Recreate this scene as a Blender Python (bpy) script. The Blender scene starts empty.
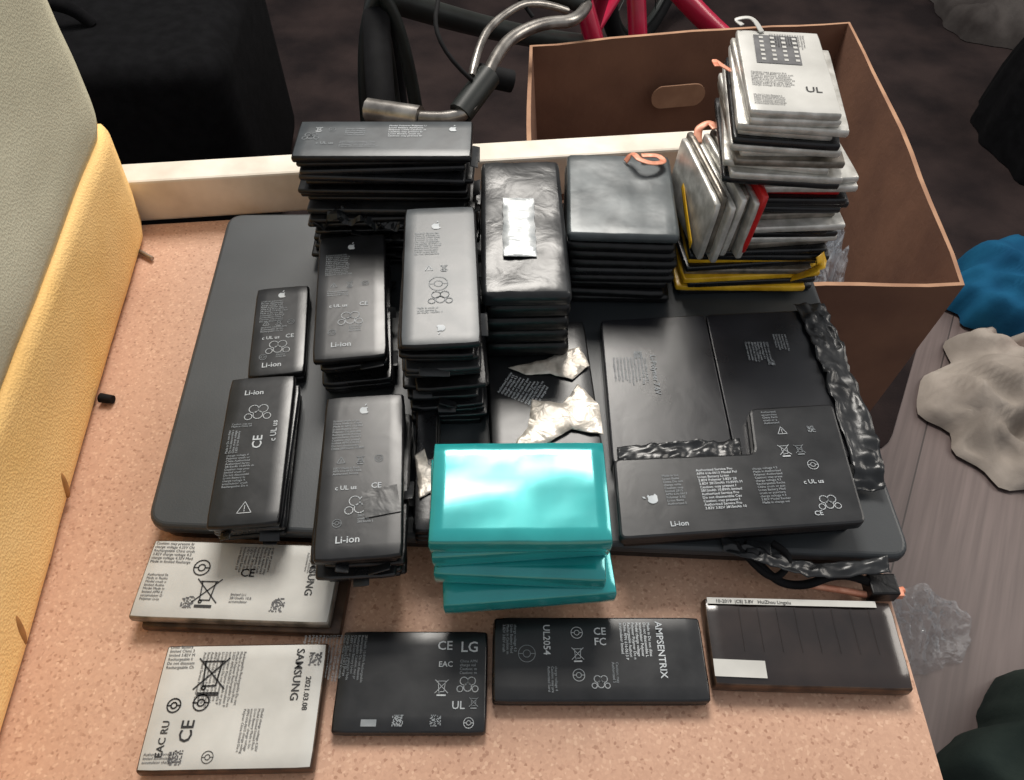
import bpy, bmesh, math, random
from mathutils import Vector, Matrix, noise
random.seed(7)
S=bpy.context.scene
COL=bpy.context.collection
S.view_settings.view_transform='Standard'
rad=math.radians
mm=.001

# ---------------------------------------------------------------- camera
cd=bpy.data.cameras.new('camera'); cd.lens=27; cd.clip_start=.01
cam=bpy.data.objects.new('camera',cd); COL.objects.link(cam)
cam.location=(0,0,.37); cam.rotation_euler=(rad(38),0,0); S.camera=cam

# ---------------------------------------------------------------- materials
def srgb(c):
    return tuple(((v/255)/12.92 if v/255<=.04045 else ((v/255+.055)/1.055)**2.4) for v in c)+(1,)
def mat(name,c1,c2=None,scale=40,rough=.5,metal=0,bump=0,bscale=200,spec=.5,coat=0,alpha=1,trans=0,detail=4,pos=(.35,.65),rvar=0,dist=.001,kind='noise'):
    m=bpy.data.materials.new(name); m.use_nodes=True
    nt=m.node_tree; N=nt.nodes; L=nt.links; b=N['Principled BSDF']
    b.inputs['Roughness'].default_value=rough; b.inputs['Metallic'].default_value=metal
    b.inputs['Specular IOR Level'].default_value=spec; b.inputs['Coat Weight'].default_value=coat
    b.inputs['Coat Roughness'].default_value=.12
    b.inputs['Alpha'].default_value=alpha; b.inputs['Transmission Weight'].default_value=trans
    tc=N.new('ShaderNodeTexCoord')
    c2=c2 or c1
    n=N.new('ShaderNodeTexNoise'); n.inputs['Scale'].default_value=scale; n.inputs['Detail'].default_value=detail
    L.new(tc.outputs['Object'],n.inputs['Vector'])
    r=N.new('ShaderNodeValToRGB'); r.color_ramp.elements[0].position=pos[0]; r.color_ramp.elements[1].position=pos[1]
    r.color_ramp.elements[0].color=srgb(c1); r.color_ramp.elements[1].color=srgb(c2)
    L.new(n.outputs['Fac'],r.inputs['Fac']); L.new(r.outputs['Color'],b.inputs['Base Color'])
    if rvar:
        mr=N.new('ShaderNodeMapRange'); mr.inputs['To Min'].default_value=max(0,rough-rvar); mr.inputs['To Max'].default_value=min(1,rough+rvar)
        L.new(n.outputs['Fac'],mr.inputs['Value']); L.new(mr.outputs['Result'],b.inputs['Roughness'])
    if bump:
        if kind=='voronoi':
            n2=N.new('ShaderNodeTexVoronoi'); n2.inputs['Scale'].default_value=bscale; o=n2.outputs['Distance']
        else:
            n2=N.new('ShaderNodeTexNoise'); n2.inputs['Scale'].default_value=bscale; n2.inputs['Detail'].default_value=3; n2.inputs['Distortion'].default_value=.6; o=n2.outputs['Fac']
        L.new(tc.outputs['Object'],n2.inputs['Vector'])
        bp=N.new('ShaderNodeBump'); bp.inputs['Strength'].default_value=bump; bp.inputs['Distance'].default_value=dist
        L.new(o,bp.inputs['Height']); L.new(bp.outputs['Normal'],b.inputs['Normal'])
    return m
M_black=mat('black_label',(22,23,25),(32,33,35),60,.31,bump=.14,bscale=45,rvar=.07,dist=.001)
M_black2=mat('black_tape',(16,17,19),(26,27,30),80,.28,bump=.25,bscale=60,rvar=.08,dist=.0008)
M_gloss=mat('black_pouch',(24,25,27),(40,42,44),50,.30,bump=.4,bscale=60,rvar=.08,dist=.0015,spec=.45)
M_side=mat('dark_side',(7,7,8),(20,20,22),200,.34,bump=.4,bscale=160,spec=.4,dist=.0008)
M_packdark=mat('pack_label',(16,17,21),(26,27,32),30,.3,bump=.2,bscale=35,rvar=.08,dist=.001)
M_grey=mat('grey_label',(48,53,57),(62,68,72),60,.34,bump=.12,bscale=45,rvar=.06,dist=.0008,spec=.45)
M_silver=mat('silver_pouch',(180,178,171),(222,220,214),120,.36,metal=.45,bump=.3,bscale=120)
M_silver2=mat('dark_silver_pouch',(100,95,86),(150,142,132),120,.36,metal=.55,bump=.3,bscale=120)
M_bronze=mat('bronze_case_edge',(62,48,40),(92,72,58),120,.36,metal=.5,bump=.2,bscale=120)
M_sheen=mat('grey_foil_pouch',(66,71,73),(88,94,96),40,.32,metal=.15,bump=.2,bscale=40,rvar=.06,dist=.0015,spec=.45)
M_white=mat('white_label',(176,175,170),(196,195,190),30,.40,bump=.05,dist=.0005)
M_wtape=mat('white_tape',(165,170,172),(215,218,218),120,.4,metal=.1,bump=.5,bscale=150)
M_teal=mat('teal_wrap',(30,146,148),(44,166,166),25,.17,metal=.3,bump=.05,bscale=30,coat=.7,dist=.001)
M_yel=mat('kapton_yellow',(205,155,20),(238,190,50),100,.3,bump=.3)
M_red=mat('red_wrap',(165,22,24),(195,35,35),100,.3)
M_copper=mat('copper_flex',(210,125,95),(240,175,145),200,.4,metal=.1)
M_txt=mat('print_white',(168,174,178),(190,194,197),100,.6)
M_txtd=mat('print_faint',(110,116,120),(132,137,141),100,.6)
M_ink=mat('print_black',(20,20,22),(40,40,42),100,.6)
M_ink2=mat('print_grey',(66,66,68),(92,92,94),100,.6)
M_laptop=mat('laptop_plastic',(42,46,49),(54,58,61),14,.44,bump=.08,bscale=900,rvar=.05,dist=.0005)
M_rail=mat('rail_paint',(205,195,180),(228,220,206),30,.5,bump=.1)
M_foil=mat('torn_foil',(170,163,152),(215,208,198),120,.42,metal=.3,bump=.6,bscale=110,dist=.0018)
M_brown=mat('brown_heatpad',(26,20,19),(44,35,32),30,.22,bump=.15,bscale=50,coat=.4)
M_brown2=mat('brown_heatpad_seam',(20,15,14),(30,24,22),30,.3)
M_card=mat('cardboard',(102,70,54),(122,86,66),14,.9,bump=.3,bscale=120)
M_cardl=mat('cardboard_edge',(145,108,84),(168,130,102),40,.85)
M_chrome=mat('brushed_aluminium',(120,116,112),(170,166,160),60,.32,metal=.85)
M_rubber=mat('black_rubber',(10,10,12),(18,18,20),80,.8,spec=.2)
M_bikered=mat('red_paint',(150,8,46),(182,18,64),20,.3,coat=.3)
M_darkgreen=mat('dark_metal_paint',(18,22,20),(30,35,33),30,.45)
M_fabric=mat('black_fabric',(9,9,11),(16,16,18),60,.95,bump=.3,bscale=400,spec=.1)
M_blue=mat('blue_cloth',(18,66,98),(28,90,124),12,.9,bump=.3,bscale=300,spec=.1)
M_cream=mat('cream_cloth',(134,126,118),(176,167,158),10,.95,bump=.3,bscale=300,spec=.1)
M_gcloth=mat('grey_cloth',(50,46,45),(84,80,78),10,.95,bump=.4,bscale=300,spec=.1)
M_green=mat('green_cloth',(28,38,36),(42,52,48),20,.9,bump=.4,bscale=300,spec=.2)
M_floorshade=mat('floor_shade_dark',(30,25,26),(50,41,40),9,.95,bump=.5,bscale=300,dist=.002,spec=.1)  # shade of the back floor, put into a dark colour
M_wall=mat('wall_paint',(170,165,158),(180,175,168),4,.9)
M_plastic=mat('clear_plastic',(205,212,218),(235,240,244),40,.08,alpha=.2,bump=1,bscale=30,dist=.012,spec=.8)
M_plastic2=mat('milky_plastic',(205,214,222),(235,240,246),40,.15,alpha=.4,bump=1,bscale=30,dist=.012,spec=.8)
M_yfoam=mat('yellow_foam',(236,190,118),(250,210,146),7,.95,bump=.35,bscale=700,kind='voronoi',dist=.001,spec=.2)
M_gfoam=mat('grey_foam',(182,177,154),(200,195,172),9,.95,bump=.25,bscale=700,kind='voronoi',dist=.001,spec=.2)
M_cut=mat('foam_cut',(150,104,56),(176,124,70),80,.95)

def chipboard():
    m=bpy.data.materials.new('chipboard'); m.use_nodes=True; nt=m.node_tree;N=nt.nodes;L=nt.links;b=N['Principled BSDF']
    b.inputs['Roughness'].default_value=.48
    tc=N.new('ShaderNodeTexCoord')
    v=N.new('ShaderNodeTexVoronoi'); v.inputs['Scale'].default_value=800; v.inputs['Randomness'].default_value=1
    L.new(tc.outputs['Object'],v.inputs['Vector'])
    sp=N.new('ShaderNodeSeparateColor'); L.new(v.outputs['Color'],sp.inputs['Color'])
    r=N.new('ShaderNodeValToRGB'); e=r.color_ramp.elements
    e[0].position=0; e[0].color=srgb((168,126,102)); e[1].position=1; e[1].color=srgb((216,180,154))
    x=e.new(.10); x.color=srgb((194,154,130)); x=e.new(.88); x.color=srgb((204,164,139))
    L.new(sp.outputs['Red'],r.inputs['Fac'])
    n=N.new('ShaderNodeTexNoise'); n.inputs['Scale'].default_value=6; n.inputs['Detail'].default_value=5; L.new(tc.outputs['Object'],n.inputs['Vector'])
    r2=N.new('ShaderNodeValToRGB'); r2.color_ramp.elements[0].position=.3; r2.color_ramp.elements[1].position=.7
    r2.color_ramp.elements[0].color=(.80,.75,.71,1); r2.color_ramp.elements[1].color=(1,1,1,1)
    L.new(n.outputs['Fac'],r2.inputs['Fac'])
    mx=N.new('ShaderNodeMix'); mx.data_type='RGBA'; mx.blend_type='MULTIPLY'; mx.inputs[0].default_value=1
    L.new(r.outputs['Color'],mx.inputs[6]); L.new(r2.outputs['Color'],mx.inputs[7]); L.new(mx.outputs[2],b.inputs['Base Color'])
    bp=N.new('ShaderNodeBump'); bp.inputs['Strength'].default_value=.12; bp.inputs['Distance'].default_value=.0004
    L.new(sp.outputs['Green'],bp.inputs['Height']); L.new(bp.outputs['Normal'],b.inputs['Normal'])
    return m
M_chip=chipboard()
def planks():
    m=bpy.data.materials.new('grey_laminate'); m.use_nodes=True; nt=m.node_tree;N=nt.nodes;L=nt.links;b=N['Principled BSDF']
    b.inputs['Roughness'].default_value=.5
    tc=N.new('ShaderNodeTexCoord'); mp=N.new('ShaderNodeMapping'); mp.inputs['Rotation'].default_value=(0,0,rad(-62))
    L.new(tc.outputs['Object'],mp.inputs['Vector'])
    br=N.new('ShaderNodeTexBrick'); br.inputs['Scale'].default_value=1; br.inputs['Brick Width'].default_value=1.2; br.inputs['Row Height'].default_value=.16
    br.inputs['Mortar Size'].default_value=.001; br.inputs['Color1'].default_value=srgb((98,86,84)); br.inputs['Color2'].default_value=srgb((112,98,95)); br.inputs['Mortar'].default_value=srgb((60,51,49))
    L.new(mp.outputs['Vector'],br.inputs['Vector'])
    mp2=N.new('ShaderNodeMapping'); mp2.inputs['Scale'].default_value=(2,40,1); L.new(mp.outputs['Vector'],mp2.inputs['Vector'])
    n=N.new('ShaderNodeTexNoise'); n.inputs['Scale'].default_value=3; n.inputs['Detail'].default_value=6; L.new(mp2.outputs['Vector'],n.inputs['Vector'])
    r=N.new('ShaderNodeValToRGB'); r.color_ramp.elements[0].position=.3; r.color_ramp.elements[1].position=.75; r.color_ramp.elements[0].color=(.62,.6,.6,1); r.color_ramp.elements[1].color=(1.0,1.0,1.0,1)
    L.new(n.outputs['Fac'],r.inputs['Fac'])
    mx=N.new('ShaderNodeMix'); mx.data_type='RGBA'; mx.blend_type='MULTIPLY'; mx.inputs[0].default_value=1
    L.new(br.outputs['Color'],mx.inputs[6]); L.new(r.outputs['Color'],mx.inputs[7]); L.new(mx.outputs[2],b.inputs['Base Color'])
    return m
M_floor=planks()

# ---------------------------------------------------------------- mesh helpers
def mkobj(name,bm,mats,loc=(0,0,0),rz=0,parent=None,smooth=False):
    me=bpy.data.meshes.new(name); bm.normal_update(); bm.to_mesh(me); bm.free()
    for m in mats: me.materials.append(m)
    if smooth:
        for p in me.polygons: p.use_smooth=True
    o=bpy.data.objects.new(name,me); COL.objects.link(o); o.location=loc; o.rotation_euler=(0,0,rz)
    if parent: o.parent=parent
    return o
def empty(name,loc=(0,0,0)):
    o=bpy.data.objects.new(name,None); o.empty_display_size=.02; COL.objects.link(o); o.location=loc; return o
def samples(Ln,r,step):
    e=[0,.08*r,.3*r,.65*r,r]
    n=max(2,int((Ln-2*r)/step)); mid=[r+(Ln-2*r)*i/n for i in range(1,n)]
    a=e+mid; a=a+[Ln-v for v in reversed(e)]
    return [v-Ln/2 for v in a]
def pillow(bm,w,l,t,M,mt,ms,r=.0012,rc=.003,wr=0,seed=0,step=.006):
    xs=samples(w,r,step); ys=samples(l,r,step); nx=len(xs); ny=len(ys)
    V={}
    for s in (1,-1):
        for i,x in enumerate(xs):
            for j,y in enumerate(ys):
                if s==-1 and (i in(0,nx-1) or j in(0,ny-1)): V[s,i,j]=V[1,i,j]; continue
                d=min(w/2-abs(x),l/2-abs(y)); X,Y=x,y
                ax=abs(x)-(w/2-rc); ay=abs(y)-(l/2-rc)
                if ax>0 and ay>0:
                    mxx=max(ax,ay); h=math.hypot(ax,ay); k=mxx/h
                    X=math.copysign(w/2-rc+ax*k,x); Y=math.copysign(l/2-rc+ay*k,y)
                q=min(max(d/r,0),1); z=s*t/2*math.sqrt(max(0,1-(1-q)**2))
                if wr and s==1 and q>=.6:
                    z+=wr*noise.noise(Vector((X*60+seed,Y*60,seed)))+wr*.6*noise.noise(Vector((X*170+seed,Y*170,seed+9)))
                V[s,i,j]=bm.verts.new(M@Vector((X,Y,z)))
    for i in range(nx-1):
        for j in range(ny-1):
            inner=(i>=4 and i<nx-5 and j>=4 and j<ny-5)
            f=bm.faces.new((V[1,i,j],V[1,i+1,j],V[1,i+1,j+1],V[1,i,j+1])); f.material_index=mt if inner else ms; f.smooth=True
            vs=(V[-1,i,j],V[-1,i,j+1],V[-1,i+1,j+1],V[-1,i+1,j])
            try:
                f=bm.faces.new(vs); f.material_index=ms; f.smooth=True
            except ValueError: pass
def stack(name,x,y,z0,z1,w,l,rot=0,n=1,jit=.0015,jr=1.5,top=M_black,side=M_side,layers=None,wr=0,shift=(0,0),rc=.003,r=.0012,parent=None,mess=0):
    """pile of n flat cells between z0 and z1; origin on the top face"""
    mats=[top,side]; bm=bmesh.new(); t=(z1-z0)/n
    if mess:
        for m_ in (M_black2,M_gloss): mats.append(m_)
    for k in range(n):
        f=(n-1-k)
        jx=random.uniform(-jit,jit) if f else 0; jy=random.uniform(-jit,jit) if f else 0; ja=random.uniform(-jr,jr) if f else 0
        mt,ms=(0,1) if not f else (1,1)
        ww,ll=w,l; tilt=Matrix.Identity(4); tt=t
        if f and mess:
            ww*=random.uniform(.93,1.0); ll*=random.uniform(.93,1.0)
            tilt=Matrix.Rotation(rad(random.uniform(-1,1)*mess),4,'X')@Matrix.Rotation(rad(random.uniform(-1,1)*mess),4,'Y')
            tt=t*random.uniform(.7,.95)
            ms=mt=random.choice([1,1,1,2,3])
        if layers:
            L=layers[k%len(layers)]
            if not(f==0 and L is None) and L is not None:
                m_=L[0]
                if m_ not in mats: mats.append(m_)
                ms=mats.index(m_); mt=ms if f else 0
                if len(L)>1: ww,ll=L[1],L[2]
                if len(L)>3: jx+=L[3]; jy+=L[4]
                if len(L)>5: ja+=L[5]
        Mx=Matrix.Translation((jx+shift[0]*f,jy+shift[1]*f,-(f+.5)*t))@Matrix.Rotation(rad(ja),4,'Z')@tilt
        pillow(bm,ww,ll,tt,Mx,mt,ms,r=min(r,t*.4),rc=rc,wr=wr if not f else 0,seed=k+len(name)+x*100)
        if mess and f and random.random()<.5:
            sx=random.choice([0,1]); L_=random.uniform(.006,.016)
            px,py=((random.uniform(-.35,.35)*w,-l/2-.001) if not sx else (w/2+.001,random.uniform(-.4,.4)*l))
            Mf=Matrix.Translation((px,py,-(f+.3)*t))@Matrix.Rotation(rad(random.uniform(-25,25)),4,'X')@Matrix.Rotation(rad(random.uniform(-25,25)),4,'Y')
            pillow(bm,L_ if not sx else .005,.005 if not sx else L_,.0008,Mf,3,3,r=.0003,rc=.0005,step=.003)
    return mkobj(name,bm,mats,(x,y,z1),rad(rot),parent)
def rpoly(pts,r,n=5):
    out=[];N=len(pts)
    for i in range(N):
        p0=Vector(pts[i-1]);p=Vector(pts[i]);p1=Vector(pts[(i+1)%N])
        a=(p0-p).normalized();b=(p1-p).normalized()
        A=p+a*r;B=p+b*r
        for k in range(n+1):
            q=k/n; out.append(tuple((1-q)**2*A+2*q*(1-q)*p+q*q*B))
    return out
def prism(name,poly,z0,z1,mats,bev=0,parent=None,seg=2,smooth=False):
    bm=bmesh.new(); vs=[bm.verts.new((p[0],p[1],z0)) for p in poly]; f=bm.faces.new(vs)
    bm.normal_update()
    if f.normal.z>0: f.normal_flip()
    r=bmesh.ops.extrude_face_region(bm,geom=[f]); vv=[e for e in r['geom'] if isinstance(e,bmesh.types.BMVert)]
    bmesh.ops.translate(bm,verts=vv,vec=(0,0,z1-z0))
    bot_=bm.faces.new(vs) if not any(all(v in fa.verts for v in vs) for fa in bm.faces) else None
    bmesh.ops.recalc_face_normals(bm,faces=bm.faces)
    if bev:
        ed=[e for e in bm.edges if len(e.link_faces)==2 and e.calc_face_angle(0)>.9]
        bmesh.ops.bevel(bm,geom=ed,offset=bev,segments=seg,affect='EDGES',profile=.5)
    return mkobj(name,bm,mats,parent=parent,smooth=smooth)
def tube(name,pts,r,m,parent=None,cyc=False,smooth=True):
    c=bpy.data.curves.new(name,'CURVE'); c.dimensions='3D'; c.bevel_depth=r; c.bevel_resolution=3; c.use_fill_caps=True
    s=c.splines.new('NURBS' if smooth and len(pts)>2 else 'POLY'); s.points.add(len(pts)-1)
    for i,p in enumerate(pts): s.points[i].co=(*p,1)
    if s.type=='NURBS': s.order_u=3; s.use_endpoint_u=not cyc
    s.use_cyclic_u=cyc; s.resolution_u=6
    c.materials.append(m); o=bpy.data.objects.new(name,c); COL.objects.link(o)
    dg=bpy.context.evaluated_depsgraph_get(); me=bpy.data.meshes.new_from_object(o.evaluated_get(dg))
    bpy.data.objects.remove(o)
    for p in me.polygons: p.use_smooth=True
    if not me.materials: me.materials.append(m)
    o=bpy.data.objects.new(name,me); COL.objects.link(o)
    if parent: o.parent=parent
    return o
def ribbon(name,pts,w,m,parent=None,th=.0004,wr=0,dirv=None):
    bm=bmesh.new(); rows=[]
    n=len(pts)
    P=[Vector(p) for p in pts]
    fine=[]
    for i in range(n-1):
        for k in range(6 if not wr else 12):
            q=k/(6 if not wr else 12); p0=P[max(i-1,0)];p1=P[i];p2=P[i+1];p3=P[min(i+2,n-1)]
            fine.append(.5*((2*p1)+(-p0+p2)*q+(2*p0-5*p1+4*p2-p3)*q*q+(-p0+3*p1-3*p2+p3)*q**3))
    fine.append(P[-1])
    for i,p in enumerate(fine):
        t=(fine[min(i+1,len(fine)-1)]-fine[max(i-1,0)]).normalized()
        sd=Vector(dirv) if dirv else t.cross(Vector((0,0,1)))
        if sd.length<.01: sd=Vector((1,0,0))
        sd.normalize()
        row=[]
        K_=11 if wr else 5
        wl=w*(1+(.18*noise.noise(p*120) if wr else 0))
        for k in range(K_):
            q=(k/(K_-1)-.5)*wl
            v=p+sd*q
            if wr: v=v+Vector((0,0,abs(noise.noise(v*110))*wr+abs(noise.noise(v*280))*wr*.5))
            row.append(bm.verts.new(v))
        rows.append(row)
    for a,b in zip(rows,rows[1:]):
        for k in range(len(a)-1):
            f=bm.faces.new((a[k],a[k+1],b[k+1],b[k])); f.smooth=True
    o=mkobj(name,bm,[m],parent=parent)
    s=o.modifiers.new('th','SOLIDIFY'); s.thickness=th; s.offset=1
    return o
def sheet(name,poly,z,m,parent=None,wr=.002,th=.0003,step=.003,fr=60,seed=0,smooth=False):
    bm=bmesh.new()
    if smooth:
        pts=[]
        n=len(poly)
        for i in range(n):
            a=Vector(poly[i]);b=Vector(poly[(i+1)%n]); L=(b-a).length; k=max(1,int(L/.003))
            d=(b-a).normalized(); nn=Vector((-d.y,d.x))
            for s in range(k):
                q=s/k; p=a.lerp(b,q)+nn*(.0009*noise.noise(Vector((a.x*500+s*3.1,a.y*500,seed))) if s else 0)
                pts.append(p)
        f=bm.faces.new([bm.verts.new((p.x,p.y,z)) for p in pts])
        bmesh.ops.triangulate(bm,faces=[f])
        bmesh.ops.subdivide_edges(bm,edges=bm.edges[:],cuts=3,use_grid_fill=True)
        for v in bm.verts:
            v.co.z+=wr*(abs(noise.noise(Vector((v.co.x*fr*1.6,v.co.y*fr*1.6,seed))))+.5*abs(noise.noise(Vector((v.co.x*fr*4,v.co.y*fr*4,seed+4)))))
    else:
        xs=[p[0] for p in poly];ys=[p[1] for p in poly]
        nx=int((max(xs)-min(xs))/step)+2; ny=int((max(ys)-min(ys))/step)+2
        G={}
        def V(i,j):
            if (i,j) not in G:
                x=min(xs)+i*step;y=min(ys)+j*step
                h=wr*(abs(noise.noise(Vector((x*fr,y*fr,seed))))+.5*abs(noise.noise(Vector((x*fr*2.7,y*fr*2.7,seed+4)))))
                G[i,j]=bm.verts.new((x,y,z+h))
            return G[i,j]
        for i in range(nx-1):
            for j in range(ny-1): bm.faces.new((V(i,j),V(i+1,j),V(i+1,j+1),V(i,j+1)))
    bmesh.ops.recalc_face_normals(bm,faces=bm.faces)
    o=mkobj(name,bm,[m],parent=parent,smooth=smooth)
    s=o.modifiers.new('th','SOLIDIFY'); s.thickness=th; s.offset=1
    return o

# ---------------------------------------------------------------- printing on labels (mm, local to the top face)
def txt(parent,s,x,y,size,rot=0,m=None,z=.0003,align='LEFT',sp=1.0):
    c=bpy.data.curves.new('print','FONT'); c.body=s; c.size=size*mm; c.align_x=align; c.resolution_u=2; c.space_line=sp
    c.offset=size*mm*.012
    c.materials.append(m or M_txt)
    o=bpy.data.objects.new('label_text',c); COL.objects.link(o); o.parent=parent; o.location=(x*mm,y*mm,z); o.rotation_euler=(0,0,rad(rot)); return o
def strokes(parent,lines,x,y,sc,wd,rot=0,m=None,z=.0003,fills=()):
    bm=bmesh.new()
    for ln in lines:
        for a,b in zip(ln,ln[1:]):
            a=Vector((a[0],a[1],0));b=Vector((b[0],b[1],0)); d=(b-a)
            if d.length<1e-6: continue
            p=Vector((-d.y,d.x,0)).normalized()*wd/2/sc
            e=d.normalized()*wd*.3/sc
            bm.faces.new([bm.verts.new(v*sc*mm) for v in (a-p-e,b-p+e,b+p+e,a+p-e)])
    for f in fills: bm.faces.new([bm.verts.new(Vector((p[0],p[1],0))*sc*mm) for p in f])
    o=mkobj('label_icon',bm,[m or M_txt],(x*mm,y*mm,z),rad(rot),parent); return o
def circ(cx,cy,r,n=18,a0=0,a1=360): return [(cx+r*math.cos(rad(a0+(a1-a0)*i/n)),cy+r*math.sin(rad(a0+(a1-a0)*i/n))) for i in range(n+1)]
def icon_apple(p,x,y,s,rot=0,m=None,z=.0003):
    pts=[]
    for i in range(28):
        a=2*math.pi*i/28; r=.5*(1+.06*math.cos(2*a))
        X=r*math.cos(a)*.92; Y=r*math.sin(a)
        if abs(a-math.pi/2)<.35: Y-=.09
        if abs(a-3*math.pi/2)<.3: Y+=.05
        if a<.45 or a>2*math.pi-.3: X-=.2
        pts.append((X,Y))
    leaf=[(0,.55),(.05,.75),(.22,.86),(.19,.66)]
    strokes(p,[],x,y,s,.2,rot,m,z,[pts,leaf])
def icon_bin(p,x,y,s,rot=0,m=None,z=.0003,w=.25):
    strokes(p,[[(-.35,.4),(.35,.4)],[(-.28,.4),(-.2,-.4),(.2,-.4),(.28,.4)],[(-.5,.5),(.5,-.5)],[(-.5,-.5),(.5,.5)],circ(-.17,-.46,.06,8)],x,y,s,w,rot,m,z,[[(-.35,-.72),(.35,-.72),(.35,-.6),(-.35,-.6)]])
def icon_ring(p,x,y,s,rot=0,m=None,z=.0003,w=.3):
    strokes(p,[circ(0,0,.5),circ(0,0,.22,10),[(-.5,0),(-.22,0)],[(.22,0),(.5,0)]],x,y,s,w,rot,m,z)
def icon_cycle(p,x,y,s,rot=0,m=None,z=.0003,w=.4):
    strokes(p,[circ(-.25,.2,.26,12),circ(.25,.2,.26,12),circ(0,-.2,.26,12),circ(-.5,-.3,.2,10),circ(.5,-.3,.2,10)],x,y,s,w,rot,m,z)
def icon_tri(p,x,y,s,rot=0,m=None,z=.0003,w=.3):
    strokes(p,[[(-.5,-.4),(.5,-.4),(0,.5),(-.5,-.4)],[(0,.2),(0,-.12)],[(0,-.2),(0,-.28)]],x,y,s,w,rot,m,z)
def icon_qr(p,x,y,s,rot=0,m=None,z=.0003):
    fl=[];n=11
    for i in range(n):
        for j in range(n):
            if random.random()<.5: fl.append([(i/n-.5,j/n-.5),((i+1)/n-.5,j/n-.5),((i+1)/n-.5,(j+1)/n-.5),(i/n-.5,(j+1)/n-.5)])
    strokes(p,[],x,y,s,.1,rot,m,z,fl)
def rect(p,x,y,w,h,rot=0,m=None,z=.0002):
    strokes(p,[],x,y,1,.1,rot,m,z,[[(-w/2,-h/2),(w/2,-h/2),(w/2,h/2),(-w/2,h/2)]])
WORDS=['Li-ion Battery','3.82V','2815mAh 10.8Wh','Authorized Service Provider Only','Polymer','APN 616-0613','Caution: may present fire','Do not disassemble','crush or puncture','charge voltage 4.35V','Rechargeable','Model','limited','China','accumulator','Made in']
def fine(n,ch):
    out=[]
    for _ in range(n):
        s=''
        while len(s)<ch: s+=random.choice(WORDS)+' '
        out.append(s[:ch])
    return '\n'.join(out)
def iphone_label(p,w,l,m=M_txt,f=M_txtd,z=.0003,top=1):
    icon_apple(p,0,l*.39,5,0,m,z)
    txt(p,fine(11,19),-w*.38,l*.32,1.7,0,f,z)
    icon_tri(p,-w*.25,l*.07,4,0,f,z); icon_bin(p,-w*.02,l*.07,4,0,f,z); icon_ring(p,w*.2,l*.07,4,0,f,z)
    txt(p,fine(3,18),-w*.34,l*.015,1.6,0,f,z)
    txt(p,'c UL us',-w*.30,-l*.11,3.4,0,m,z)
    txt(p,'CE',w*.12,-l*.11,4.2,0,m,z)
    icon_cycle(p,0,-l*.2,10,0,m,z)
    icon_ring(p,-w*.25,-l*.30,4.2,0,f,z); txt(p,fine(3,9),-w*.02,-l*.27,1.6,0,f,z)
    txt(p,'Li-ion',-w*.26,-l*.41,5,0,m,z)

# ---------------------------------------------------------------- room
bm=bmesh.new(); bmesh.ops.create_grid(bm,x_segments=2,y_segments=2,size=3.2); mkobj('floor',bm,[M_floor],(0,.6,-.42))
prism('wall_back',[(-3.2,3.0),(3.2,3.0),(3.2,3.1),(-3.2,3.1)],-.42,1.9,[M_wall])
prism('baseboard_back',[(-3.2,2.985),(3.2,2.985),(3.2,3.0),(-3.2,3.0)],-.42,-.34,[M_rail],.003)
prism('floor_shade_sheet',rpoly([(-2.2,.50),(.46,.52),(.60,.78),(1.7,.84),(1.7,2.7),(-2.2,2.7)],.03,4),-.420,-.4165,[M_floorshade],.001)  # added dark sheet, paints the shade over the back floor
ZF=-.416

tray=empty('chipboard_tray')
prism('panel',[(-.62,-.12),(.184,-.12),(.200,.487),(-.62,.411)],-.018,0,[M_chip],.0008,tray)
prism('wooden_rail',[(-.30,.4435),(.186,.492),(.1838,.5150),(-.3023,.4665)],.0002,.035,[M_rail],.002)
for i,(x,y) in enumerate([(-.58,-.08),(.15,-.08),(-.58,.38),(-.02,.38)]):
    prism('leg_%d'%i,[(x-.015,y-.015),(x+.015,y-.015),(x+.015,y+.015),(x-.015,y+.015)],-.42,-.018,[M_rail],.002,tray)
foam=empty('foam_block')
FA=Vector((-.2075,-.12,0)); FB=Vector((-.2650,.4420,0))
def foamblock(name,z0,z1,m,off,parent,lean=0):
    bm=bmesh.new()
    bmesh.ops.create_cube(bm,size=1)
    bmesh.ops.subdivide_edges(bm,edges=bm.edges[:],cuts=31,use_grid_fill=True)
    for v in bm.verts:
        q=v.co.y+.5; xx=v.co.x+.5; zz=v.co.z+.5
        p=FA.lerp(FB,q)+Vector((off,0,0)); p.x=p.x*(xx)+(-.6)*(1-xx)
        edge=min(zz,1-zz)
        if xx>.999:
            p.x-=.003*max(0,1-edge/.1)**2
            p.x-=.005*max(0,1-(1-q)/.04)**2
        p.z=z0+(z1-z0)*zz
        nn=noise.noise(Vector((p.x*9,p.y*9,p.z*9+off*50)))
        n3=noise.noise(Vector((p.x*40,p.y*45,p.z*40)))
        if xx>.999: p.x+=.0022*nn+.0008*n3+lean*zz
        if q>.999: p.y+=.002*nn
        v.co=p
    return mkobj(name,bm,[m],parent=parent,smooth=True)
foamblock('yellow_foam',.0003,.084,M_yfoam,0,foam,.006)
foamblock('grey_foam',.0842,.30,M_gfoam,.004,foam,.006)
for i,(y,z,s) in enumerate([(.215,.012,.010),(.135,.014,.012)]):
    xw=FA.x+(y+.12)/.562*(FB.x-FA.x)
    bm=bmesh.new(); bmesh.ops.create_uvsphere(bm,u_segments=12,v_segments=8,radius=1)
    for v in bm.verts: v.co=Vector((v.co.x*.0022,v.co.y*s*.22+v.co.z*s*.35,v.co.z*s*.8))
    mkobj('cut_%d'%i,bm,[M_cut],(xw-.0002,y,z),rad(6),foam,True)
bm=bmesh.new(); bmesh.ops.create_cone(bm,segments=16,radius1=.003,radius2=.0026,depth=.008,cap_ends=True)
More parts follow.
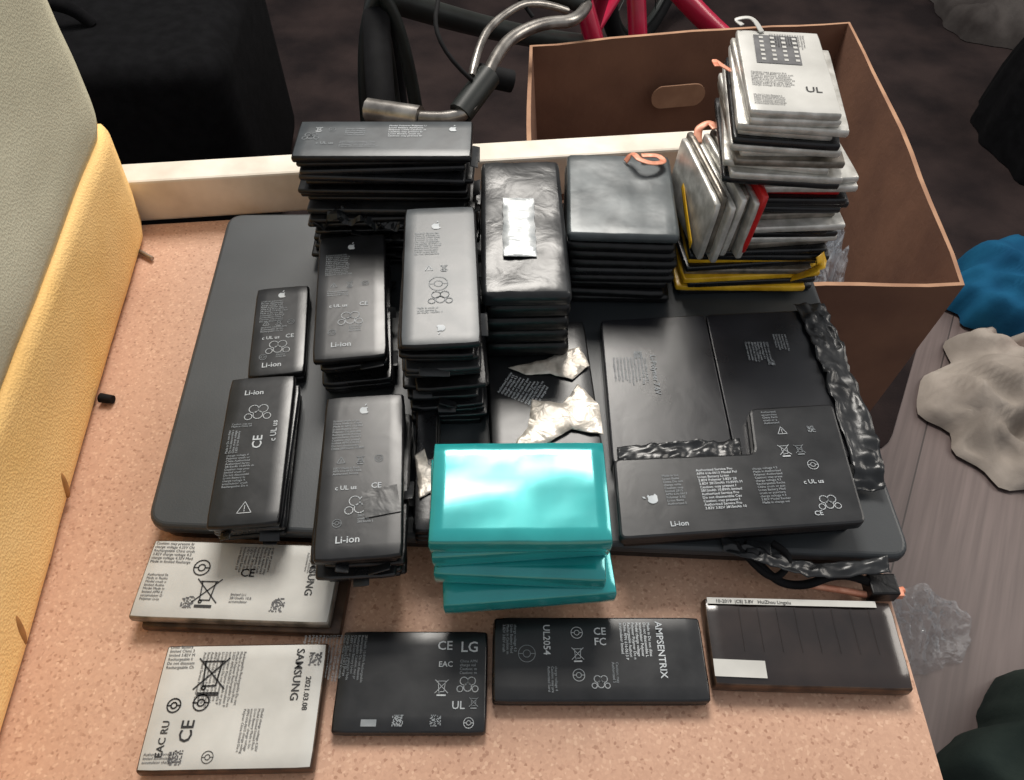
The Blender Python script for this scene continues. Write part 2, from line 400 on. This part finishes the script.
bmesh.ops.rotate(bm,verts=bm.verts,matrix=Matrix.Rotation(rad(90),3,'Y')); peg=mkobj('furniture_peg',bm,[M_rubber],(-.2435,.280,.0032),rad(-10))
tube('screw',[(-.264,.412,.0025),(-.252,.404,.0025)],.0015,M_chrome)

# laptop
lap=empty('closed_laptop')
base=[(-.188,.187),(.200,.169),(.1975,.440),(-.201,.434)]
lp=rpoly(base,.012,6)
cx=sum(p[0] for p in base)/4;cy=sum(p[1] for p in base)/4
def shrink(poly,k): return [(cx+(p[0]-cx)*k,cy+(p[1]-cy)*k) for p in poly]
prism('base_shell',shrink(lp,.985),.0015,.009,[M_side],.002,lap)
prism('lid',lp,.0095,.0178,[M_laptop],.0028,lap,seg=4,smooth=False)
for i,(x,y) in enumerate([(-.16,.21),(.17,.20),(-.17,.41),(.17,.42)]):
    prism('foot_%d'%i,[(x+.006*math.cos(a*math.pi/5),y+.006*math.sin(a*math.pi/5)) for a in range(10)],0.0001,.0016,[M_rubber],0,lap)

# ---------------------------------------------------------------- stacks
K='phone_battery_stack'
a=stack(K,-.0765,.4010,.018,.101,.106,.037,0,18,.004,2.6,top=M_grey,rc=.002,mess=1.4)
txt(a,fine(6,24),2,12,2.1,0,M_txt); txt(a,fine(4,14),-24,9,2.0,0,M_txtd); icon_apple(a,41,9,5,0); icon_bin(a,-40,9,4); icon_ring(a,-32,9,4,0,M_txtd); icon_cycle(a,-44,2,7,0,M_txtd); txt(a,'c UL us',-40,-6,3.4,0,M_txtd); txt(a,fine(4,30),-26,-4,1.6,0,M_txtd)
b=stack(K,-.0385,.3040,.018,.085,.041,.107,3.5,15,.003,2.6,top=M_grey,mess=1.4)
icon_apple(b,-2,36,5.5); txt(b,fine(11,18),-14,30,1.7,0,M_txtd); icon_tri(b,-6,2,4); icon_bin(b,2,2,4,0,M_txtd); icon_ring(b,-1,-10,10,0,M_txtd); icon_cycle(b,0,-20,9,0,M_txtd); txt(b,fine(3,16),-12,-28,1.6,0,M_txtd); icon_apple(b,0,-42,5,180)
c=stack(K,-.0945,.3225,.018,.050,.041,.102,6.5,7,.003,2.6,top=M_black,mess=1.3)
iphone_label(c,41,102)
d=stack('phone_battery',-.1405,.3150,.018,.027,.033,.073,7,2,.001,1,top=M_black)
iphone_label(d,33,73)
e=stack(K,-.1350,.2240,.018,.036,.036,.094,5,4,.002,2,top=M_black,mess=.8)
icon_cycle(e,0,22,10); txt(e,'Li-ion',-9,34,4.6); txt(e,'CE',4,-2,7,90); txt(e,'c UL us',11,2,4.4,90); txt(e,fine(12,17),-13,-6,1.7,0,M_txtd); txt(e,fine(4,20),-13,-4,1.7,90,M_txtd); icon_tri(e,0,-37,7); txt(e,fine(2,16),-13,14,1.5,0,M_txtd)
f=stack(K,-.0735,.2000,.018,.050,.041,.094,4.5,8,.0028,2.4,top=M_black,mess=1.2)
iphone_label(f,41,94)
rect(f,10,-18,17,15,8,M_gloss,.0006)
f2=stack('side_cells',0,0,.018,.032,.012,.080,0,3,.0008,.5,top=M_black2)
f2.parent=f; f2.location=(.0300,.0140,-.018); f2.rotation_euler=(0,0,rad(-1.5))
sheet('label_scrap',[(-.006,.004),(-.001,.008),(.001,-.002),(.007,-.006),(.004,-.018),(-.003,-.022),(-.004,-.010)],.0004,M_foil,f2,.0010,smooth=True)

l=stack('torn_battery',.0165,.2700,.018,.0275,.060,.100,3,2,.001,1,top=M_black,wr=.0006)
txt(l,fine(12,18),-24,-4,2.1,60,M_txt,.0009); icon_tri(l,14,-18,5,0,M_txt,.0009)
sheet('foil_1',[(-.018,.014),(.002,.018),(.014,.024),(.025,.028),(.029,.013),(.018,.003),(.006,.008),(-.008,.008)],.0008,M_foil,l,.0012,smooth=True)
sheet('foil_2',[(-.006,-.010),(.011,-.014),(.021,.000),(.031,-.016),(.031,-.036),(.014,-.031),(.002,-.039),(-.021,-.045),(-.009,-.028)],.0008,M_foil,l,.0018,seed=3,smooth=True)
g=stack(K,.0065,.3500,.028,.080,.049,.119,1.5,5,.0012,1,top=M_gloss,side=M_side,layers=[(M_side,),(M_side,),(M_side,),(M_side,.047,.114),(M_gloss,)],wr=.0010,rc=.004,r=.003)
sheet('white_tape',[(-.012,-.030),(.0065,-.031),(.0070,.020),(-.0115,.021)],.0006,M_wtape,g,.0007,step=.0015,fr=120,smooth=True)
h=stack('foil_battery_stack',.0665,.3830,.018,.075,.066,.079,-2.5,9,.0018,1.4,top=M_sheen,side=M_side,layers=[(M_side,)]*4+[(M_black2,)]+[(M_side,)]*3+[(M_sheen,)],wr=.0008,rc=.004,r=.003)
ribbon('flex_cable',[(.004,.030,.001),(.008,.031,.006),(.012,.024,.007),(.020,.022,.006),(.027,.027,.004),(.024,.034,.003),(.014,.034,.003)],.004,M_copper,h)

# pack on the right
k2=empty('laptop_battery_pack')
prism('cell_left',rpoly([(.054,.322),(.1185,.327),(.1185,.221),(.053,.219)],.003),.018,.0270,[M_packdark],.0010,k2)
prism('cell_right',rpoly([(.1190,.327),(.184,.331),(.184,.223),(.1190,.221)],.003),.018,.0269,[M_packdark],.0008,k2)
ribbon('black_tape_strip',[(.184,.335,.0265),(.186,.30,.0275),(.187,.26,.0275),(.187,.222,.0275),(.185,.205,.020)],.017,M_gloss,k2,wr=.006,dirv=(1,0,0))
ribbon('black_tape_seam',[(.056,.2225,.0275),(.08,.2245,.028),(.10,.2255,.028),(.122,.2265,.028)],.012,M_gloss,k2,wr=.005,dirv=(0,1,0))
kk=empty('label_anchor'); kk.parent=k2; kk.location=(.085,.27,.0272)
icon_qr(kk,-11,24,5,0,M_txtd); icon_qr(kk,66,18,4,0,M_txtd); txt(kk,fine(10,20),-8,22,2.0,-90,M_txtd); txt(kk,fine(8,18),66,34,1.8,-90,M_txtd); txt(kk,'Li-Polymer 7.6V',-4,24,4.5,-90,M_txtd); txt(kk,fine(5,16),78,40,1.7,-90,M_txtd)
k1=empty('l_shaped_battery')
prism('cell',rpoly([(.0525,.217),(.1265,.2205),(.1290,.2495),(.1755,.253),(.1735,.180),(.052,.171)],.004),.0275,.0345,[M_black],.0014,k1)
prism('padding',[(.056,.214),(.170,.219),(.170,.184),(.056,.175)],.018,.0276,[M_side],.0005,k1)
kk=empty('label_anchor'); kk.parent=k1; kk.location=(.11,.196,.0346); kk.rotation_euler=(0,0,rad(4))
icon_apple(kk,-40,0,6,90); txt(kk,fine(10,12),-33,12,1.8,0,M_txtd); txt(kk,fine(12,22),-15,14,2.0,0,M_txt); txt(kk,fine(12,18),14,13,1.8,0,M_txtd)
txt(kk,'Li-ion',-34,-16,4,0); icon_ring(kk,46,14,5.5); icon_bin(kk,34,24,6); icon_bin(kk,42,24,5,0,M_txtd); icon_cycle(kk,47,-8,8); txt(kk,'c UL us',38,3,3.4); txt(kk,'CE',38,-15,3.6); icon_tri(kk,36,36,5); icon_qr(kk,52,36,4,0,M_txtd); txt(kk,fine(5,10),28,48,1.8,0,M_txtd)
j=stack('teal_battery_stack',.0035,.1810,.0182,.064,.082,.053,0.5,4,.0,0,top=M_teal,side=M_teal,layers=[(M_teal,.082,.053,.003,-.012,4),(M_teal,.080,.053,.001,-.006,-3),(M_teal,.082,.053,-.001,.001,3.5),None],rc=.0015,wr=.0005,r=.0010)

# tower of bare foil cells with a few more leaning on edge against it
t2=empty('foil_battery_stack')
sv,ds,yl,bk,rd=M_silver,M_silver2,M_yel,M_black2,M_red
seq=[bk,yl,bk,yl,ds,bk,yl,bk,bk,ds,sv,bk,bk,sv,ds,bk,bk,bk,ds,sv,sv,bk,sv,sv,ds,sv,sv,bk,sv,sv,sv,sv]
NL=len(seq); lay=[]
rng=random.Random(3)
X0=.1460
for k,mt_ in enumerate(seq):
    z=.018+(.153-.018)*k/NL
    if z<.056: Lx=.107;Rx=.192;l_=.058;dy=-.004
    elif z<.104: Lx=.134;Rx=.190;l_=.070;dy=.003
    else:
        q=(z-.104)/.05
        Lx=.119+.003*q; Rx=.184-.014*q; l_=.078+.006*q; dy=.002*(1-q)
    Lx+=rng.uniform(-.0025,.0025); Rx+=rng.uniform(-.0045,.0045)
    if k==NL-1: Lx,Rx=.123,.169
    lay.append((mt_,Rx-Lx,l_+rng.uniform(-.003,.003),(Lx+Rx)/2-X0,dy+rng.uniform(-.003,.003),(9 if z<.056 else (7 if z<.104 else 3*(1-(z-.104)/.05)))+rng.uniform(-5,5)))
lay[18]=(rd,)+lay[18][1:]
t=stack('cell_tower',X0,.3870,.018,.153,.046,.086,-7,NL,.0,0,top=M_white,side=M_silver,layers=lay,rc=.002,r=.0008,parent=t2)
fl=[]
for q in range(4):
    for p_ in range(6): fl.append([(-11+q*6-1.1,8+p_*4.6-1.1),(-11+q*6+1.1,8+p_*4.6-1.1),(-11+q*6+1.1,8+p_*4.6+1.1),(-11+q*6-1.1,8+p_*4.6+1.1)])
rect(t,-3,19,24,30,0,M_ink2,.0003); strokes(t,[],0,0,1,.1,0,M_white,.0005,fl)
txt(t,fine(8,26),-19,-6,1.8,0,M_ink2); txt(t,'UL',8,-22,7,0,M_ink); txt(t,fine(14,22),12,36,1.4,-90,M_ink2); txt(t,fine(6,22),-19,-28,1.6,0,M_ink2)
ribbon('flex_1',[(-.010,.036,.0005),(-.014,.043,.003),(-.018,.045,.004),(-.024,.044,.003),(-.021,.040,.002)],.003,M_white,t)
ribbon('flex_2',[(-.022,.012,-.012),(-.030,.016,-.010),(-.035,.020,-.009),(-.034,.012,-.008)],.003,M_copper,t)
ribbon('kapton_flap',[(.034,-.030,-.120),(.042,-.033,-.112),(.046,-.034,-.104),(.044,-.032,-.098)],.008,M_yel,t)
mats_=[M_silver,M_silver2,M_silver,M_silver,M_silver2,M_silver,M_red]
for i in range(7):
    bm=bmesh.new()
    Mx=Matrix.Translation((.1085+i*.0042,.376+.003*math.sin(i*2),.0765+.0022*math.sin(i*2.3)+.0008*i))@Matrix.Rotation(rad(9+2.5*math.sin(i*3)),4,'Z')@Matrix.Rotation(rad(-86-2*math.sin(i*1.7)),4,'Y')
    pillow(bm,.042,.066,.0036,Mx,0,0,r=.0009,rc=.003,wr=.0003,seed=i)
    mkobj('edge_cell_%d'%(i+1),bm,[mats_[i]],parent=t2)
ribbon('kapton_strip',[(.1035,.404,.080),(.1045,.390,.076),(.1050,.370,.070),(.1065,.350,.062)],.005,M_yel,t2,dirv=(.1,0,1))
ribbon('flex_tab',[(.112,.402,.097),(.113,.410,.101),(.119,.412,.104),(.122,.406,.104)],.005,M_copper,t2)

# ---------------------------------------------------------------- front row
m=stack('silver_battery',-.1355,.1600,.0001,.012,.098,.042,-2,2,.001,2,top=M_white,side=M_silver2,layers=[(M_bronze,),(M_silver2,)],shift=(.004,-.002),rc=.002)
txt(m,'SAMSUNG',34,17,5.2,-90,M_ink); txt(m,fine(6,24),-47,18,2.0,0,M_ink2); icon_bin(m,-14,-6,12,0,M_ink,w=.6); txt(m,'CE',0,2,6,0,M_ink); icon_ring(m,-20,6,8,0,M_ink,w=.6); txt(m,fine(10,18),13,18,1.8,-90,M_ink2); icon_qr(m,22,-12,7,0,M_ink2); icon_qr(m,-22,-12,6,0,M_ink2); txt(m,fine(8,13),-46,1,1.8,0,M_ink2); txt(m,fine(6,16),39,16,1.5,-90,M_ink2); txt(m,fine(3,12),-2,-8,1.8,0,M_ink2)
n_=stack('silver_battery',-.1250,.1020,.0001,.008,.077,.056,1,1,.001,1,top=M_white,side=M_bronze,rc=.002)
txt(n_,'SAMSUNG',24,25,5.2,-90,M_ink); icon_bin(n_,-14,14,14,0,M_ink,w=.7); txt(n_,'CE',-17,-16,8,90,M_ink); icon_ring(n_,-28,0,6,0,M_ink,w=.6); icon_ring(n_,-16,1,7,0,M_ink,w=.6); txt(n_,'EAC RU',-28,-22,4.5,90,M_ink); txt(n_,fine(12,32),-1,24,1.7,-90,M_ink2); txt(n_,'2021.03.08',30,12,3.4,-90,M_ink); icon_qr(n_,33,20,6,0,M_ink2); txt(n_,fine(6,15),-36,26,1.9,0,M_ink2); icon_qr(n_,-22,-22,6,0,M_ink2); icon_ring(n_,-8,-22,5,0,M_ink); txt(n_,fine(3,20),-36,-21,1.6,0,M_ink2); txt(n_,fine(6,26),12,-2,1.6,-90,M_ink2)
o_=stack('phone_battery',-.0465,.1135,.0001,.006,.070,.047,0,1,top=M_black,side=M_black2,rc=.0025)
txt(o_,'LG',22,13,7); txt(o_,'CE',11,14,6); txt(o_,fine(18,28),-24,21,1.7,-90,M_txtd); txt(o_,'EAC',12,6,3.6,0); txt(o_,fine(4,10),22,8,1.8,0,M_txtd); icon_bin(o_,14,-3,6); icon_cycle(o_,26,-2,7); txt(o_,'UL',19,-13,5); icon_ring(o_,27,-19,4.5,0,M_txt); icon_qr(o_,-5,-18,5,0,M_txtd); rect(o_,-18,-19,7,3,0,M_txtd); icon_qr(o_,12,-18,5,0,M_txtd); icon_bin(o_,29,-10,4,0,M_txtd); txt(o_,'BL-45B1F',-33,16,2.8,-90,M_txtd)
p_=stack('phone_battery',.0410,.1230,.0001,.008,.100,.040,0,2,.0006,.5,top=M_black,side=M_black2,rc=.0025)
txt(p_,'AMPSENTRIX',28,17.5,4.6,-90); txt(p_,fine(8,20),24,17,1.9,-90,M_txt); txt(p_,'CE\nFC',-2,11,5,0); txt(p_,'UL2054',-26,16,4.6,-90); icon_ring(p_,-10,12,5.5); icon_bin(p_,-10,2,5.5); icon_ring(p_,-10,-8,5.5); icon_ring(p_,-34,2,8,0,M_txtd); txt(p_,fine(2,12),7.5,-2,1.8,-90,M_txtd); txt(p_,fine(4,18),-40,16,1.8,-90,M_txtd); icon_cycle(p_,0,-11,6); txt(p_,fine(3,16),-21,-4,1.7,-90,M_txtd)
q0=stack('brown_battery',.1390,.1300,.0001,.0095,.092,.043,-1.5,1,top=M_brown,side=M_bronze,rc=.0025,wr=.0004)
rect(q0,-3,19.2,82,3.2,0,M_white,.0008); txt(q0,'10-2019  |CE| 3.8V   HuiZhou Lingxiu',-40,18.2,2.4,0,M_ink,.001)
rect(q0,-33,-13.5,24,8,-1,M_white,.0009)
for i in range(1,9): rect(q0,-38+i*9,6,.2,22,0,M_brown2,.0007)

cb=empty('battery_connector_cable')
tube('lead_1',[(.118,.172,.0195),(.128,.160,.012),(.145,.158,.008),(.162,.164,.012),(.176,.160,.012),(.186,.155,.010)],.0022,M_rubber,cb)
tube('lead_2',[(.112,.176,.0200),(.122,.163,.016),(.132,.160,.012),(.140,.170,.0200),(.130,.176,.0205)],.0018,M_rubber,cb)
tube('lead_3',[(.150,.160,.006),(.165,.157,.007),(.180,.154,.006),(.196,.158,.005)],.0018,M_copper,cb)
prism('plug',rpoly([(.176,.152),(.190,.152),(.190,.163),(.176,.163)],.001),.004,.014,[M_side],.001,cb)
prism('plug_pins',[(.1905,.154),(.195,.154),(.195,.158),(.1905,.158)],.003,.007,[M_copper],.0003,cb)
prism('tape_flag',[(.116,.170),(.128,.168),(.129,.176),(.117,.178)],.0185,.0215,[M_gloss],.0005,cb)
ribbon('black_tape',[(.105,.176,.019),(.125,.168,.020),(.150,.163,.016),(.185,.165,.019)],.008,M_gloss,cb,wr=.004,dirv=(0,1,0))

sheet('black_foil_scrap',[(-.122,.3755),(-.070,.3765),(-.069,.382),(-.124,.382)],.05,M_gloss,wr=.018,th=.0004,step=.002,fr=70)

# ---------------------------------------------------------------- cardboard box
box=empty('cardboard_box')
rim=[Vector((.020,.420)),Vector((.335,.411)),Vector((.357,.806)),Vector((.018,.758))]
bot=[Vector((.045,.440)),Vector((.322,.430)),Vector((.335,.775)),Vector((.045,.740))]
ZT,ZB=-.030,-.4160
def wallpanel(name,i):
    j=(i+1)%4; th=.004
    cen=(sum((v for v in rim),Vector((0,0))))/4
    bm=bmesh.new(); n=12; O=[];I=[]
    for s in range(n+1):
        q=s/n
        for k in range(7):
            h=k/6
            p=rim[i].lerp(rim[j],q).lerp(bot[i].lerp(bot[j],q),h)
            bow=.006*math.sin(math.pi*q)*(1-h)
            d=(cen-p).normalized()
            zz=ZT+(ZB-ZT)*h+ (.004*noise.noise(Vector((q*5+i*3,h,0))) if k==0 else 0)
            O.append(bm.verts.new((*(p-d*bow),zz))); I.append(bm.verts.new((*(p-d*bow+d*th),zz)))
    id=lambda s,k:s*7+k
    for s in range(n):
        for k in range(6):
            bm.faces.new((O[id(s,k)],O[id(s+1,k)],O[id(s+1,k+1)],O[id(s,k+1)]))
            bm.faces.new((I[id(s,k)],I[id(s,k+1)],I[id(s+1,k+1)],I[id(s+1,k)]))
        f=bm.faces.new((O[id(s,0)],I[id(s,0)],I[id(s+1,0)],O[id(s+1,0)])); f.material_index=1
    bmesh.ops.recalc_face_normals(bm,faces=bm.faces)
    return mkobj(name,bm,[M_card,M_cardl],parent=box)
for i,nm in enumerate(['near_wall','right_wall','far_wall','left_wall']): wallpanel(nm,i)
prism('bottom',[tuple(v) for v in bot],ZB,ZB+.004,[M_card],0,box)
bm=bmesh.new(); pts=[(.028*math.copysign(1,math.cos(a))*.6+.013*math.cos(a),.013*math.sin(a)) for a in [2*math.pi*i/24 for i in range(24)]]
bm.faces.new([bm.verts.new((x,0,z)) for x,z in pts]); r_=bmesh.ops.extrude_face_region(bm,geom=bm.faces[:]); bmesh.ops.translate(bm,verts=[e for e in r_['geom'] if isinstance(e,bmesh.types.BMVert)],vec=(0,-.002,0)); bmesh.ops.recalc_face_normals(bm,faces=bm.faces)
mkobj('hand_hole_flap',bm,[M_cardl],(.180,.765,-.090),rad(8),box)
def heap(name,cx,cy,z,rx,ry,h,m,seed=0,fold=3.0,rough=.5,parent=None,irr=.25,flat=False):
    bm=bmesh.new(); R=30;T=90; rows=[]
    for i in range(R+1):
        q=i/R; row=[]
        for k in range(T):
            a=2*math.pi*k/T
            e=1+irr*noise.noise(Vector((math.cos(a)*1.5+seed,math.sin(a)*1.5,seed)))+irr*.6*noise.noise(Vector((math.cos(a)*4+seed,math.sin(a)*4,seed)))
            x=rx*q*e*math.cos(a); y=ry*q*e*math.sin(a)
            base=h*(1-q**4)**.6
            wv=noise.noise(Vector((x*9,y*9,seed)))*.05
            n1=1-abs(noise.noise(Vector(((x+wv)*fold/rx*1.0+seed,(y*.5+wv)*fold/ry,seed*2))))*2.2
            n2=1-abs(noise.noise(Vector(((x-wv)*fold*2.3/rx+seed,(y+wv)*fold*1.6/ry,seed*3))))*2
            zz=base*(1-rough+rough*(.6*n1+.4*n2))
            row.append(bm.verts.new((x,y,max(zz,.001))))
            if i==0: break
        rows.append(row)
    for k in range(T): bm.faces.new((rows[0][0],rows[1][k],rows[1][(k+1)%T]))
    for i in range(1,R):
        for k in range(T): bm.faces.new((rows[i][k],rows[i+1][k],rows[i+1][(k+1)%T],rows[i][(k+1)%T]))
    bmesh.ops.recalc_face_normals(bm,faces=bm.faces)
    return mkobj(name,bm,[m],(cx,cy,z),0,parent,not flat)
heap('plastic_bag',.276,.530,ZB+.006,.042,.080,.35,M_plastic2,4,2.5,.6,box,flat=True)
gp=empty('garment_pile')
heap('cream_part',.700,.575,ZF,.17,.150,.075,M_cream,2.3,2.2,.9,gp)
heap('blue_part',.800,.775,ZF,.195,.105,.095,M_blue,5.1,1.4,.6,gp)
heap('red_part',.705,.635,ZF,.026,.045,.13,M_red,7.7,1.5,.4,gp)
heap('grey_garment',1.06,1.62,ZF,.18,.17,.10,M_gcloth,3.3,1.5,.7)
heap('green_bag',.515,.150,-.42,.10,.090,.13,M_green,6.2,1.0,.35)
heap('clear_plastic_wrapper',.415,.300,-.42,.065,.050,.045,M_plastic,9.2,2.6,.9,flat=True)
sc=empty('suitcase')
prism('shell',rpoly([(-.86,.80),(-.34,.84),(-.37,1.20),(-.89,1.16)],.05,6),-.40,-.10,[M_fabric],.03,sc,seg=4,smooth=True)
tube('zip',[(-.84,.797,-.25),(-.6,.812,-.25),(-.36,.835,-.25)],.004,M_rubber,sc)
tube('handle',[(-.68,.93,-.10),(-.67,.93,-.075),(-.60,.935,-.07),(-.53,.94,-.075),(-.52,.94,-.10)],.008,M_fabric,sc)
for i,(x,y) in enumerate([(-.80,.86),(-.42,.89),(-.82,1.1),(-.44,1.13)]): prism('caster_%d'%i,[(x+.02*math.cos(a*math.pi/6),y+.02*math.sin(a*math.pi/6)) for a in range(12)],ZF,-.398,[M_rubber],0,sc)
bp=empty('backpack')
heap('bag_body',.98,1.15,ZF,.17,.17,.30,M_fabric,8.1,1.0,.25,bp)
tube('strap',[(.85,1.03,-.26),(.83,.98,-.20),(.87,1.00,-.16),(.95,1.05,-.14)],.010,M_fabric,bp)

# ---------------------------------------------------------------- bicycle
bk_=empty('bicycle')
def wheel(n,cx,cy,cz,r,ang):
    ca,sa=math.cos(rad(ang)),math.sin(rad(ang))
    P=lambda a,rr:(cx+rr*math.cos(a)*ca,cy+rr*math.cos(a)*sa,cz+rr*math.sin(a))
    tube(n+'_tyre',[P(2*math.pi*i/32,r) for i in range(32)],.015,M_rubber,bk_,True)
    tube(n+'_rim',[P(2*math.pi*i/32,r-.018) for i in range(32)],.006,M_darkgreen,bk_,True)
    for i in range(14): tube(n+'_spoke_%d'%i,[P(2*math.pi*i/14,.01),P(2*math.pi*i/14+.1,r-.022)],.001,M_darkgreen,bk_,smooth=False)
    tube(n+'_hub',[(cx+.04*sa,cy-.04*ca,cz),(cx-.04*sa,cy+.04*ca,cz)],.014,M_darkgreen,bk_,smooth=False)
wheel('front_wheel',-.150,.85,-.2225,.178,96)
wheel('rear_wheel',.26,1.50,-.2225,.178,58)
tube('head_tube',[(-.125,.86,.10),(-.135,.85,.02),(-.143,.85,-.02)],.014,M_darkgreen,bk_)
tube('fork_a',[(-.143,.85,-.02),(-.175,.85,-.05),(-.183,.85,-.222)],.008,M_darkgreen,bk_)
tube('fork_b',[(-.143,.85,-.02),(-.118,.85,-.05),(-.115,.85,-.222)],.008,M_darkgreen,bk_)
tube('handlebar',[(-.08,.600,-.012),(-.045,.592,-.010),(-.028,.615,0.0),(-.018,.66,.005),(-.003,.705,.005),(.03,.735,.005),(.065,.745,.0),(.075,.78,.0)],.0060,M_chrome,bk_)
tube('grip',[(-.128,.617,-.015),(-.080,.600,-.012)],.0105,M_chrome,bk_,smooth=False)
tube('brake_lever',[(-.035,.625,.012),(-.030,.67,.02),(-.012,.715,.02),(.02,.752,.02),(.055,.768,.0)],.0036,M_chrome,bk_)
tube('brake_clamp',[(-.045,.60,-.008),(-.020,.635,.008)],.011,M_darkgreen,bk_,smooth=False)
tube('shifter',[(-.03,.65,.0),(.0,.655,-.01)],.010,M_rubber,bk_,smooth=False)
tube('stem',[(.075,.78,.0),(.0,.83,.01),(-.135,.85,.02)],.010,M_darkgreen,bk_)
tube('brake_cable',[(-.035,.62,.012),(-.07,.63,.04),(-.06,.70,.06),(-.11,.80,.05),(-.14,.85,-.02)],.002,M_rubber,bk_)
tube('gear_cable',[(.02,.735,.01),(-.02,.77,.05),(-.07,.80,.05),(-.13,.86,-.03)],.002,M_rubber,bk_)
tube('down_tube',[(-.14,.86,-.03),(.0,1.02,-.16),(.12,1.20,-.26)],.014,M_darkgreen,bk_)
tube('chain_stay',[(.12,1.20,-.26),(.19,1.36,-.24),(.26,1.50,-.22)],.010,M_bikered,bk_)
tube('seat_tube',[(.12,1.20,-.26),(.14,1.10,-.08),(.15,1.05,.08)],.013,M_bikered,bk_)
tube('fender_stay_a',[(.068,.885,-.01),(.088,.86,-.06),(.115,.84,-.13)],.011,M_bikered,bk_)
tube('fender_stay_b',[(.135,.885,-.01),(.142,.86,-.06),(.15,.84,-.12)],.011,M_bikered,bk_)
tube('fender_stay_c',[(.150,.90,.00),(.20,.872,-.05),(.27,.878,-.10)],.012,M_bikered,bk_)
tube('top_tube',[(-.13,.86,.02),(.03,.90,.0),(.13,.90,.0),(.15,1.05,.04)],.012,M_darkgreen,bk_)
prism('saddle',rpoly([(.09,1.02),(.13,.94),(.17,.94),(.21,1.02),(.20,1.10),(.10,1.10)],.015),.08,.11,[M_rubber],.01,bk_)

# ---------------------------------------------------------------- light
def area(name,loc,tgt,sx,sy,e,col):
    l=bpy.data.lights.new(name,'AREA'); l.shape='RECTANGLE'; l.size=sx; l.size_y=sy; l.energy=e; l.color=col
    o=bpy.data.objects.new(name,l); COL.objects.link(o); o.location=loc
    o.rotation_euler=(Vector(tgt)-Vector(loc)).to_track_quat('-Z','Y').to_euler(); return o
area('skylight',(-.02,1.50,1.53),(0,.25,0),.70,.66,43,(1,.95,.88))
area('side_window',(1.7,.9,1.1),(-.1,.2,0),.8,.8,14,(1,.93,.84))
W=bpy.data.worlds.new('world'); S.world=W; W.use_nodes=True
W.node_tree.nodes['Background'].inputs[0].default_value=(.94,.96,1,1); W.node_tree.nodes['Background'].inputs[1].default_value=.45
